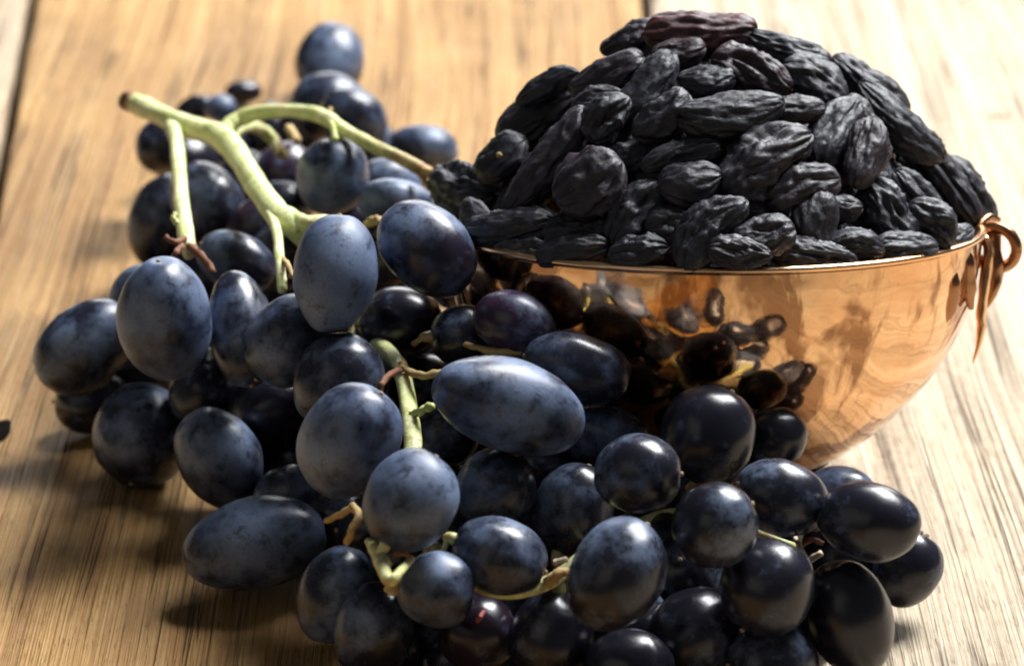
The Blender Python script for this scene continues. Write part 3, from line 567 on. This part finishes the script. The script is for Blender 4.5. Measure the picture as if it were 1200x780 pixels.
def mat_simple(name, col, rough=.6, metal=0):
    N = NT(name); N.b.inputs["Base Color"].default_value = (*col, 1); N.b.inputs["Roughness"].default_value = rough; N.b.inputs["Metallic"].default_value = metal
    tc = N.n("ShaderNodeTexCoord"); nz = N.noise(tc.outputs["Object"], 900, 3)
    N.l(N.mix(N.ramp(nz, [(.35, 0.0), (.7, .5)]), col, tuple(c * .45 for c in col)), N.b.inputs["Base Color"])
    N.bump(nz, .3, .0004)
    return N.m

def mat_grape():
    N = NT("grape_skin"); v, oi = offset_vec(N)
    sep = N.n("ShaderNodeSeparateColor"); N.l(oi.outputs["Color"], sep.inputs[0])
    bl = sep.outputs[0]; pur = sep.outputs[1]
    big = N.noise(v, 80, 3, .5, .2)
    mid = N.noise(v, 260, 7, .70, .15)
    fine = N.noise(v, 1500, 5, .7)
    m = N.math('ADD', N.math('MULTIPLY', big, .55), N.math('MULTIPLY', mid, .45))
    lo = N.math('SUBTRACT', .60, N.math('MULTIPLY', bl, .30))
    mask = N.n("ShaderNodeMapRange", interpolation_type='SMOOTHSTEP'); N.l(m, mask.inputs[0]); N.l(lo, mask.inputs[1])
    N.l(N.math('ADD', lo, .22), mask.inputs[2]); mask = mask.outputs[0]
    wiped = N.ramp(mid, [(.38, 1.0), (.45, 0.0)])
    mask = N.math('MULTIPLY', mask, N.math('SUBTRACT', 1.0, N.math('MULTIPLY', wiped, .55)))
    spk = N.ramp(N.noise(v, 620, 3, .6), [(.30, 1.0), (.36, 0.0)])
    mask = N.math('MULTIPLY', mask, N.math('SUBTRACT', 1.0, N.math('MULTIPLY', spk, .40)))
    mask = N.math('MULTIPLY', mask, N.math('ADD', .40, N.math('MULTIPLY', fine, 1.05)), clamp=True)
    thin = N.math('MULTIPLY', N.math('ADD', mask, N.math('MULTIPLY', bl, .12)), .78, clamp=True)
    skin = N.mix(pur, (.0065, .0060, .0105), (.035, .010, .028))
    bcol = N.mix(N.ramp(big, [(.35, 0.0), (.65, 1.0)]), (.080, .116, .215), (.195, .26, .40))
    col = N.mix(thin, skin, bcol)
    N.l(col, N.b.inputs["Base Color"])
    rg = N.math('ADD', .24, N.math('MULTIPLY', thin, .26)); N.l(rg, N.b.inputs["Roughness"])
    N.b.inputs["Specular IOR Level"].default_value = .5
    N.bump(N.math('ADD', N.math('MULTIPLY', mid, .5), N.math('MULTIPLY', fine, .2)), .18, .0006)
    return N.m

def mat_raisin():
    N = NT("raisin_skin"); v, oi = offset_vec(N)
    sep = N.n("ShaderNodeSeparateColor"); N.l(oi.outputs["Color"], sep.inputs[0])
    a = N.noise(v, 330, 5, .6, .6); f = N.noise(v, 1400, 4, .65)
    wr = N.noise(N.mapping(v, (1, 1, .35)), 620, 4, .6, 1.2)
    ge = N.n("ShaderNodeAttribute", attribute_name="ridge")
    ridge = N.ramp(ge.outputs["Fac"], [(.40, 0.0), (.80, 1.0)])
    dust = N.math('MULTIPLY', N.math('ADD', .25, N.math('MULTIPLY', ridge, .75)), N.ramp(a, [(.35, .15), (.68, 1.0)]))
    dk = N.mix(sep.outputs[0], (.0080, .0078, .0110), (.030, .006, .008))
    lt = N.mix(sep.outputs[0], (.029, .030, .045), (.13, .030, .035))
    N.l(N.mix(dust, dk, lt), N.b.inputs["Base Color"])
    N.l(N.ramp(f, [(.3, .36), (.7, .58)]), N.b.inputs["Roughness"])
    N.b.inputs["Specular IOR Level"].default_value = .5
    N.bump(N.math('ADD', N.math('MULTIPLY', wr, .8), N.math('MULTIPLY', f, .35)), .55, .0007)
    return N.m

def mat_copper(name, rough, hammer=True, dark=0.0):
    N = NT(name); tc = N.n("ShaderNodeTexCoord"); v = tc.outputs["Object"]
    n1 = N.noise(v, 60, 4, .6); n2 = N.noise(v, 700, 3, .6)
    col = N.mix(N.ramp(n1, [(.35, 0.0), (.7, 1.0)]), (.96, .62, .35), (.90, .50, .25))
    if dark: col = N.mix(dark, col, (.20, .06, .025))
    col = N.mix(N.ramp(n2, [(.62, 0.0), (.8, .35)]), col, (.30, .13, .06))
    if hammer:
        dark_refl = N.noise(N.mapping(v, (1, 1, .45)), 75, 4, .6, .4)
        col = N.mix(N.ramp(dark_refl, [(.50, 0.0), (.57, .75)]), col, (.22, .085, .035))  # dark reflections of the surroundings, painted into the copper colour as patches
    N.l(col, N.b.inputs["Base Color"]); N.b.inputs["Metallic"].default_value = 1
    N.l(N.math('ADD', rough, N.math('MULTIPLY', n1, .10)), N.b.inputs["Roughness"])
    if hammer:
        h = N.math('ADD', N.math('ADD', N.noise(v, 55, 1), N.math('MULTIPLY', N.noise(v, 170, 1), .16)), N.math('MULTIPLY', n2, .012))
        N.bump(h, .40, .0026)
    return N.m

def mat_stem():
    N = NT("green_stalk"); v, oi = offset_vec(N)
    at = N.n("ShaderNodeAttribute", attribute_name="dry")
    n1 = N.noise(N.mapping(v, (1, 1, 1)), 260, 4, .6); n2 = N.noise(v, 1300, 3)
    gr = N.mix(N.ramp(n1, [(.35, 0.0), (.68, 1.0)]), (.54, .60, .19), (.80, .80, .46))
    d = N.math('ADD', at.outputs["Fac"], N.math('MULTIPLY', N.math('SUBTRACT', N.noise(v, 330, 5, .7), .475), 1.2), clamp=True)
    br = N.mix(n1, (.22, .075, .02), (.48, .25, .09))
    col = N.mix(N.ramp(d, [(.25, 0.0), (.70, 1.0)]), gr, br)
    col = N.mix(N.ramp(d, [(.90, 0.0), (1.0, 1.0)]), col, (.09, .035, .018))
    col = N.mix(N.ramp(n2, [(.60, 0.0), (.68, .7)]), col, (.22, .13, .04))
    N.l(col, N.b.inputs["Base Color"]); N.b.inputs["Roughness"].default_value = .5
    N.b.inputs["Subsurface Weight"].default_value = .25; N.b.inputs["Subsurface Scale"].default_value = .002
    N.bump(N.math('ADD', n1, N.math('MULTIPLY', n2, .3)), .6, .0008)
    return N.m
M_WOOD = mat_wood(); M_GRAPE = mat_grape(); M_RAISIN = mat_raisin(); M_STEM = mat_stem()
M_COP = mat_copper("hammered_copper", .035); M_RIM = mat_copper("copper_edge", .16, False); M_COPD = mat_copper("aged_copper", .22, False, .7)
M_DARK = mat_simple("dark_knot_wood", (.006, .004, .003), 1.0); M_DARK.node_tree.nodes['Principled BSDF'].inputs['Specular IOR Level'].default_value = .05
M_TWIG = {'brown': mat_simple("brown_twig", (.20, .075, .03), .75), 'tan': mat_simple("tan_twig", (.48, .32, .12), .7), 'red': mat_simple("red_twig", (.25, .025, .012), .5),
          'cream': mat_simple("cream_twig", (.75, .60, .42), .6), 'green': mat_simple("green_twig", (.52, .55, .18), .5)}
M_SCAR = mat_simple("blossom_scar", (.34, .24, .15), .8)

# ------------------------------------------------------------------ helpers
def link(name, me, mat, parent=None, loc=None, rot=None, smooth=True):
    o = bpy.data.objects.new(name, me); COL.objects.link(o)
    if mat and not me.materials: me.materials.append(mat)
    if parent: o.parent = parent
    if loc is not None: o.location = loc
    if rot is not None: o.rotation_euler = rot
    return o
def mesh(name, verts, faces, smooth=True):
    me = bpy.data.meshes.new(name); me.from_pydata([tuple(v) for v in verts], [], faces); me.update()
    if smooth: me.polygons.foreach_set("use_smooth", [True] * len(me.polygons))
    return me
def root(name, loc, label, cat, group=None):
    o = bpy.data.objects.new(name, None); COL.objects.link(o); o.location = loc; o.empty_display_size = .01
    o["label"] = label; o["category"] = cat
    if group: o["group"] = group
    return o
def catmull(P, n):
    P = [np.array(p, float) for p in P]; P = [2 * P[0] - P[1]] + P + [2 * P[-1] - P[-2]]; out = []
    for i in range(1, len(P) - 2):
        for k in range(n):
            t = k / n; a, b, c, d = P[i-1], P[i], P[i+1], P[i+2]
            out.append(.5 * ((2*b) + (-a+c)*t + (2*a-5*b+4*c-d)*t*t + (-a+3*b-3*c+d)*t**3))
    out.append(P[-2]); return out
def tube(pts, seg=12, sub=6, flat=1.0, rough=.08, seed=0, origin=(0, 0, 0), name="tube", dry=None, cap=True):
    """swept tube; pts rows x y z r in cm -> mesh in metres about origin"""
    C = catmull(pts, sub); V = []; F = []; D = []
    prev = None; n = len(C)
    for i, c in enumerate(C):
        t = Vector(C[min(i+1, n-1)][:3] - C[max(i-1, 0)][:3]).normalized()
        if prev is None: u = t.cross(Vector((0, 1, .3))).normalized()
        else: u = (prev - t * prev.dot(t)).normalized()
        prev = u; w_ = t.cross(u)
        for k in range(seg):
            a = 2 * math.pi * k / seg
            r = c[3] * (1 + rough * noise.noise(Vector((math.cos(a) * 1.3 + seed * 3.1, math.sin(a) * 1.3, i * .35))) * 1.6)
            p = Vector(c[:3]) + u * (math.cos(a) * r) + w_ * (math.sin(a) * r * flat)
            V.append(p * CM - Vector(origin)); D.append(dry(i / (n - 1)) if dry else 0)
    for i in range(n - 1):
        for k in range(seg):
            k2 = (k + 1) % seg; F.append((i*seg+k, i*seg+k2, (i+1)*seg+k2, (i+1)*seg+k))
    if cap:
        for i, s in ((0, -1), (n - 1, 1)):
            c = C[i]; t = Vector(C[min(i+1, n-1)][:3] - C[max(i-1, 0)][:3]).normalized()
            V.append((Vector(c[:3]) + t * s * c[3] * .45) * CM - Vector(origin)); D.append(dry(i / (n - 1)) if dry else 0)
            q = len(V) - 1
            for k in range(seg):
                k2 = (k + 1) % seg
                F.append((i*seg+k2, i*seg+k, q) if s < 0 else (i*seg+k, i*seg+k2, q))
    me = mesh(name, V, F)
    at = me.attributes.new("dry", 'FLOAT', 'POINT'); at.data.foreach_set("value", D)
    return me
def basis(z, x=None):
    z = Vector(z).normalized()
    x = Vector(x) if x is not None else (Vector((1, 0, 0)) if abs(z.x) < .8 else Vector((0, 1, 0)))
    x = (x - z * x.dot(z)).normalized(); y = z.cross(x)
    return Matrix((x, y, z)).transposed()

# ------------------------------------------------------------------ tabletop of planks
table = bpy.data.objects.new("tabletop", None); COL.objects.link(table); table.location = (0, .8, 0)
table["kind"] = "structure"; table["label"] = "worn golden wooden tabletop of wide planks"; table["category"] = "table"
def edge_a(y): return -13.73 - .0684 * (min(max(y, 68), 128) - 99.1)
def edge_b(y): return 4.10 + .012 * (y - 114)
EDGES = [lambda y: -62 - .01 * y, lambda y: -36.0 - .03 * (min(max(y, 60), 140) - 99), edge_a, edge_b, lambda y: 26.5 + .01 * (y - 80), lambda y: 47 + .006 * y, lambda y: 70 + .004 * y]
TINT = [.35, .75, .03, .92, .85, .3]
for i in range(6):
    ys = np.linspace(-45, 235, 141); V = []; F = []
    gap = .17
    xs = lambda y: (EDGES[i](y) + gap + .07 * noise.noise(Vector((i * 9.1, y * .18, 0))), EDGES[i+1](y) - gap - .07 * noise.noise(Vector((i * 9.1 + 4, y * .18, 2))))
    for y in ys:
        l, r = xs(y)
        for (x, z) in ((l, -2.4), (l, -.14), (l + .05, -.04), (l + .16, 0), (r - .16, 0), (r - .05, -.04), (r, -.14), (r, -2.4)):
            V.append((x * CM, (y - 80) * CM, z * CM))
    for k in range(len(ys) - 1):
        for q in range(8):
            q2 = (q + 1) % 8; F.append((k*8+q, k*8+q2, (k+1)*8+q2, (k+1)*8+q))
    F.append(tuple(range(7, -1, -1))); F.append(tuple((len(ys)-1)*8+q for q in range(8)))
    me = mesh("plank", V, F, False); o = link("plank", me, M_WOOD, table); o.color = (TINT[i], 0, 0, 1)
    bm = bmesh.new(); bm.from_mesh(me); bmesh.ops.recalc_face_normals(bm, faces=bm.faces); bm.to_mesh(me); bm.free()
    if i == 2: mid_plank = o
# dark knot at the left edge of the picture
bm = bmesh.new()
for k in range(3):
    for q in range(20):
        a = q / 20 * 2 * math.pi; r = (.36, .24, .02)[k] * (1 + .25 * noise.noise(Vector((math.cos(a), math.sin(a), k))))
        bm.verts.new((r * .62 * math.cos(a) * CM, r * 1.9 * math.sin(a) * CM, (.02, .07, .085)[k] * CM))
bm.verts.ensure_lookup_table()
for k in range(2):
    for q in range(20): bm.faces.new([bm.verts[k*20+q], bm.verts[k*20+(q+1) % 20], bm.verts[(k+1)*20+(q+1) % 20], bm.verts[(k+1)*20+q]])
me = bpy.data.meshes.new("knot"); bm.to_mesh(me); bm.free()
o = link("knot", me, M_DARK, mid_plank, loc=(-11.2 * CM, (78.3 - 80) * CM, 0)); o["label"] = "small black knot in the wood at the left edge"

# ------------------------------------------------------------------ copper bowl
RIM = Vector(RIMC); TILT = math.radians(9.5)
bowl = root("copper_bowl", (RIM.x * CM, RIM.y * CM, RIM.z * CM), "shiny hammered copper bowl with ring handle, piled high with black raisins", "bowl")
bowl.rotation_euler = (-TILT, 0, 0)
PROF = [(1, 0), (.994, -.09), (.978, -.19), (.948, -.30), (.897, -.42), (.82, -.545), (.71, -.67), (.58, -.785), (.43, -.875), (.27, -.925), (.13, -.945), (0, -.95)]
R = BOWLR
def lathe(prof, seg=128):
    V = []; F = []
    for (r, z) in prof:
        for k in range(seg):
            a = 2 * math.pi * k / seg; V.append((r * math.cos(a) * CM, r * math.sin(a) * CM, z * CM))
    for i in range(len(prof) - 1):
        for k in range(seg):
            k2 = (k + 1) % seg; F.append((i*seg+k, (i+1)*seg+k, (i+1)*seg+k2, i*seg+k2))
    return V, F
pc = [p for p in catmull([(a * R, b * R, 0, 0) for a, b in PROF], 5)]
outer = [(max(p[0], .002), p[1]) for p in pc]
inner = [(max(p[0] - .10, .001), p[1] + .10 * min(1, -p[1] / 1.5)) for p in pc]
V, F = lathe(inner[::-1] + outer)
me = mesh("bowl_wall", V, F); bm = bmesh.new(); bm.from_mesh(me)
bmesh.ops.remove_doubles(bm, verts=bm.verts, dist=1e-6); bmesh.ops.recalc_face_normals(bm, faces=bm.faces); bm.to_mesh(me); bm.free()
me.polygons.foreach_set("use_smooth", [True] * len(me.polygons))
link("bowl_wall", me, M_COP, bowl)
V = []; F = []; S1, S2 = 128, 12
for k in range(S1):
    a = 2 * math.pi * k / S1
    for q in range(S2):
        b = 2 * math.pi * q / S2; rr = (R - .03) + .115 * math.cos(b)
        V.append((rr * math.cos(a) * CM, rr * math.sin(a) * CM, (.0 + .075 * math.sin(b)) * CM))
for k in range(S1):
    for q in range(S2): F.append((k*S2+q, ((k+1) % S1)*S2+q, ((k+1) % S1)*S2+(q+1) % S2, k*S2+(q+1) % S2))
link("rim", mesh("rim", V, F), M_RIM, bowl)
bowl_inv = (Matrix.Translation(RIM * CM) @ Matrix.Rotation(-TILT, 4, 'X')).inverted()
def bowl_part(name, me, mat):
    me.transform(bowl_inv); return link(name, me, mat, bowl)
rc = Vector(HANDLE['ring']); rr = HANDLE['ring_r']
pts = []
for k in range(28):
    a = 2 * math.pi * k / 28
    pts.append((rc.x + rr * .80 * math.cos(a), rc.y - .18 * math.cos(a), rc.z + rr * .80 * math.sin(a) * 1.05, .12))
pts = pts + [pts[0]]
ring = bowl_part("ring_handle", tube(pts, 12, 2, rough=.03, cap=False), M_COPD)
def rad(L, rs): return [(*p, r) for p, r in zip(L, rs)]
bowl_part("handle_lug", tube(rad(HANDLE['lug'], [.11, .10, .09, .07]), 10), M_COPD)
bowl_part("handle_strap", tube(rad(HANDLE['strap'], [.09, .12, .16, .17, .15, .12, .02]), 12, flat=.7, rough=.15), M_RIM)
bowl_part("handle_strap", tube(rad(HANDLE['strap2'], [.10, .15, .17, .15, .03]), 12, flat=.8, rough=.2, seed=2), M_COPD)
bowl_part("handle_scroll", tube(rad(HANDLE['scroll'], [.12, .18, .17, .05]), 12, flat=.8, rough=.2, seed=3), M_COPD)
bowl_part("handle_leaf", tube(rad(HANDLE['leaf'], [.12, .24, .21, .10, .02]), 12, flat=.6, rough=.15, seed=5), M_COPD)

# ------------------------------------------------------------------ raisins
def raisin_mesh(a, b, seed, nu=60, nv=60, name="raisin", fold=1.0):
    """wrinkled drupe: long axis z, flatter along y; lengths in cm"""
    rnd = random.Random(seed); c = b * rnd.uniform(.60, .82); V = []; Rg = []
    kx = rnd.uniform(-.22, .22); taper = rnd.uniform(-.22, .22); off = Vector((seed * 3.7 % 91, seed * 1.9 % 57, seed * .77 % 33))
    rf = rnd.uniform(1.7, 2.6); pw = rnd.uniform(.35, .48)
    CR = [(math.pi / 2 + rnd.uniform(-.8, .8), rnd.uniform(.05, .40), rnd.uniform(.12, .26)) for _ in range(rnd.choice((1, 1, 2, 2, 3)))]
    for i in range(nu + 1):
        u = -math.cos(math.pi * i / nu); s = max(1 - u * u, 0) ** pw
        for k in range(nv):
            v = 2 * math.pi * k / nv; cx, sy = math.cos(v), math.sin(v)
            tw = u * .5 * taper * 3
            q = Vector((math.cos(v + tw) * rf, math.sin(v + tw) * rf, u * .75 * a / b)) + off
            n1 = noise.noise(q); n2 = noise.noise(Vector((q.x * 2.4, q.y * 2.4, q.z * 1.5)) + Vector((5, 3, 1))); n3 = noise.noise(Vector((cx * 3.2, sy * 3.2, u * 3.5 * a / b)) + off)
            r1 = 1 - 2.6 * abs(n1) ** .8; r2 = 1 - 2.6 * abs(n2) ** .8
            lump = noise.noise(Vector((cx * .8, sy * .8, u * 1.1)) + off)
            h = .17 * r1 + .12 * r2 + .06 * n3
            for (v0, dp, wd) in CR:
                dv = (v - v0 - .5 * noise.noise(Vector((u * 1.3, v0 * 7, seed)))) / wd
                h -= dp * math.exp(-dv * dv) * max(0, 1 - u * u * 1.15)
            env = .35 + .65 * s
            rr = 1 + fold * (h - .10) * env + .24 * lump
            w = 1 + taper * u
            V.append(((s * cx * b * w * rr + kx * a * u * u) * CM, (s * sy * c * w * rr) * CM, u * a * (1 + .05 * r1) * CM)); Rg.append(min(max(.5 + 1.1 * h + .1 * n3, 0), 1))
    F = []
    for i in range(nu):
        for k in range(nv):
            k2 = (k + 1) % nv; F.append((i*nv+k, i*nv+k2, (i+1)*nv+k2, (i+1)*nv+k))
    me = mesh(name, V, F); at = me.attributes.new("ridge", 'FLOAT', 'POINT'); at.data.foreach_set("value", Rg)
    return me
RG = "raisins heaped in the copper bowl"
RLAB = [
 "small lobed black raisin left of the reddish one on top", "large reddish-brown raisin crowning the very top of the heap", "black raisin on upper left slope below the lobed one",
 "slim raisin standing diagonally just below the reddish top one", "black raisin peeking out at the heap's left shoulder outline", "broad oval smooth-faced raisin on the left shoulder of the heap",
 "longest narrow raisin leaning up to the right, left side of heap", "round raisin with a pale stalk dot at the heap's left edge", "big round rough raisin at the leftmost edge above the rim",
 "flat long raisin lying along the rim at the left end", "rough knobbly roundish raisin right of the long leaning one", "short raisin tucked left of the slim diagonal one",
 "crumpled raisin right of the slim diagonal one, upper middle", "long plump raisin lying level in the upper middle of heap", "small dark raisin directly beneath the reddish top one",
 "bent raisin with reddish tinge right below the top one", "greyish raisin on the upper right outline beside the top", "blunt raisin on the right shoulder below the greyish one",
 "flat almond-shaped raisin lying level in the heap's middle", "largest oval raisin with a deep lengthwise fold, centre right", "oval raisin directly under the right end of the deep-folded one",
 "bluish upright raisin right of centre below the right shoulder", "dark thin raisin in shade between level plump and blunt ones", "upright block-shaped raisin right of the bluish one",
 "smooth dark raisin on the right outline after the dip", "long ridged raisin sloping down the right flank", "long ridged raisin lower on the right flank, near the outline",
 "fat raisin at the rightmost end of the heap above handle", "deeply grooved slanting raisin in the lower middle left", "knobbly raisin in the middle below the almond-shaped one",
 "small round shaded raisin right of the grooved slanting one", "smooth pointed raisin rising from the rim in lower middle", "tiny curled raisin below the deep-folded largest one",
 "short oval raisin low right of the smooth pointed one", "wrinkled raisin above the rim, left of the grooved one", "bluish thin raisin touching the rim left of centre",
 "small bluish raisin on the rim under the grooved one", "squarish ribbed raisin low on the right of centre", "long flat raisin lying on the rim right of centre",
 "rough shield-shaped raisin low on the right side", "ridged raisin between the shield-shaped one and right flank", "rounded raisin lower right, right of the shield-shaped one",
 "tiny curled raisin right of the squarish ribbed one", "dull raisin in the hollow right of the ribbed one", "thin raisin on the rim at the far right end",
 "thin raisin on the rim beneath the shield-shaped one", "dark flat raisin on the rim under the short oval one", "dark flat raisin on the rim at the left",
 "shaded raisin squeezed under the big round left one", "shaded raisin behind the upper half of the long leaning one", "shaded raisin between the knobbly one and the almond one",
 "shaded raisin beneath the long plump level one", "shaded raisin left of the deep-folded largest one", "raisin wedged between bluish upright and right flank",
 "raisin wedged below the bluish upright one", "narrow upright raisin above the shield-shaped one", "raisin half hidden under the reddish top one's left end",
 "raisin half hidden under the blunt one's left end", "raisin half hidden left of the slim diagonal one", "raisin half hidden under the crumpled one"]
RED = {1: .9, 15: .35, 0: .12, 56: .3, 10: .12, 33: .1}
for i, q in enumerate(RAISINS):
    c = Vector(q[0:3]); ax = q[3:6]; n = q[6:9]; a, b = q[9], q[10]
    me = raisin_mesh(a, b, 11 + i, fold=1.1 if i in (8, 10, 19, 28, 39) else random.Random(i * 7).uniform(.45, .95))
    o = link("raisin", me, M_RAISIN, None, loc=c * CM)
    B = basis(ax, Vector(n).cross(Vector(ax)))
    o.rotation_euler = B.to_euler(); o.color = (RED.get(i, max(0, random.Random(i).uniform(-.12, .16))), 0, 0, 1)
    o["label"] = RLAB[i]; o["category"] = "raisin"; o["group"] = RG
    if i == 7:   # stalk dot
        V, F = lathe([(.001, .05), (.035, .045), (.06, .02), (.065, -.03)], 12)
        d = link("stalk_scar", mesh("stalk_scar", V, F), M_TWIG['tan'], o)
        wdir = (Vector((-.10, -.86, .42))).normalized()
        lo = B.transposed() @ wdir; d.location = lo * (b * .93 * CM); d.rotation_euler = basis(lo).to_euler()
FM = [raisin_mesh(.8, .40, 200 + k, 30, 28, fold=1.1) for k in range(10)]
for i, q in enumerate(FILL):
    o = link("raisin", FM[i % 10], M_RAISIN, None, loc=Vector(q[0:3]) * CM)
    o.rotation_euler = basis(q[3:6], Vector(q[6:9]).cross(Vector(q[3:6]))).to_euler(); s = q[9] / .8; o.scale = (s, s, s)
    o.color = (random.Random(i).uniform(0, .06), 0, 0, 1); o["category"] = "raisin"; o["group"] = RG
    o["label"] = "wrinkled black raisin on the far slope of the heap, behind the crest" if q[11] else "black raisin buried in the heap, glimpsed in dark gaps between bigger ones"

# ------------------------------------------------------------------ bunch of grapes
ctr = Vector((-1.5, 72, 0)) * CM
bunch = root("grape_bunch", ctr, "big bunch of blue-black grapes on green stalks sprawled before the copper bowl", "grapes")
def dry_main(t): return 1.0 if t < .022 else (.55 if t < .035 else max(.12 - t, 0) * 2.0 + (.28 if t > .62 else 0))
def dry_b(t): return 0.08 + max(0, t - .62) * 1.6
for k, nm, df in (('main_stem', 'main_stem', dry_main), ('shoulder', 'side_branch', lambda t: .05), ('side_branch_a', 'side_branch', lambda t: max(0, t - .75) * 1.6),
                  ('side_branch_b', 'side_branch', dry_b), ('side_branch_c', 'side_branch', lambda t: .15 + t * .3), ('side_branch_d', 'side_branch', lambda t: .05 + .2 * t), ('fork', 'side_branch', lambda t: .28)):
    link(nm, tube(STEMS[k], 16, 8, rough=.10, seed=len(k), origin=ctr, name=nm, dry=df), M_STEM, bunch)
for i, (k, pl) in enumerate(TWIGS):
    link("twig", tube([(*p[:3], p[3] * .85) for p in pl], 10, 8, rough=.38, seed=i, origin=ctr, name="twig"), M_TWIG[k], bunch)
spine = np.array([p[:3] for k in STEMS for p in catmull(STEMS[k], 4)])
def grape_mesh(a, b, seed, nu=30, nv=40):
    V = []; F = []; off = Vector((seed * 2.3 % 71, seed * 1.1 % 43, seed * .61 % 29)); rnd = random.Random(seed)
    ov = rnd.uniform(-.02, .07); pw = rnd.uniform(.47, .51)
    for i in range(nu + 1):
        u = -math.cos(math.pi * i / nu); s = max(1 - u * u, 0) ** pw
        for k in range(nv):
            v = 2 * math.pi * k / nv; d = Vector((s * math.cos(v), s * math.sin(v), u))
            n = 1 +      .07 * noise.noise(d * .9 + off) + .022 * noise.noise(d * 2.4 + off)
            dim = 1 - .05 * math.exp(-((1 - abs(u)) / .02))
            V.append((d.x * b * n * (1 - ov * u) * CM, d.y * b * n * (1 - ov * u) * CM, u * a * n * dim * CM))
    for i in range(nu):
        for k in range(nv):
            k2 = (k + 1) % nv; F.append((i*nv+k, i*nv+k2, (i+1)*nv+k2, (i+1)*nv+k))
    return mesh("grape", V, F)
V, F = lathe([(.001, .02), (.02, .028), (.04, .022), (.055, -.02)], 10); SCAR = mesh("blossom_scar", V, F); SCAR.materials.append(M_SCAR)
PUR = {37: .9, 12: .6, 10: .45, 16: .25, 57: .3, 35: .12}
for i, q in enumerate(GRAPES):
    c = Vector(q[0:3]); ax = Vector(q[3:6]); a, b, bl = q[6:9]
    dd = np.linalg.norm(spine - np.array(c), axis=1); near = Vector(spine[dd.argmin()])
    toward = ax.dot((near - c).normalized()) - .9 * ax.dot(Vector((0, -.94, .34)))
    if toward < 0: ax = -ax
    B = basis(ax)
    o = link("grape", grape_mesh(a, b, i + 3), M_GRAPE, bunch, loc=c * CM - ctr); o.rotation_euler = B.to_euler()
    o.color = (max(bl, .22), PUR.get(i, .05), 0, 1)
    sc = link("blossom_scar", SCAR, None, o, loc=(0, 0, -a * .985 * CM), rot=(math.pi, 0, 0)); sc.scale = (1.0,) * 3
    # stalk: from the grape's end a short way toward the nearest stem
    if (near - c - ax * a).length > 1.1 or i == 36: continue
    e = c + ax * a * .96; to = near - e; L = min(max(to.length, .2), .38)
    tdir = (ax * .8 + to.normalized() * .8).normalized()
    p1 = e + ax * .16; p2 = e + (ax * .5 + tdir * .5) * L * .55; p3 = e + tdir * L
    st = tube([(*(e - ax * .05), .13), (*p1, .09), (*p2, .055), (*p3, .06)], 8, 4, rough=.1, seed=i, origin=c * CM, name="stalk", dry=lambda t: .25 + .3 * (i % 3) / 2)
    st.transform(B.to_4x4().inverted()); link("stalk", st, M_STEM, o)
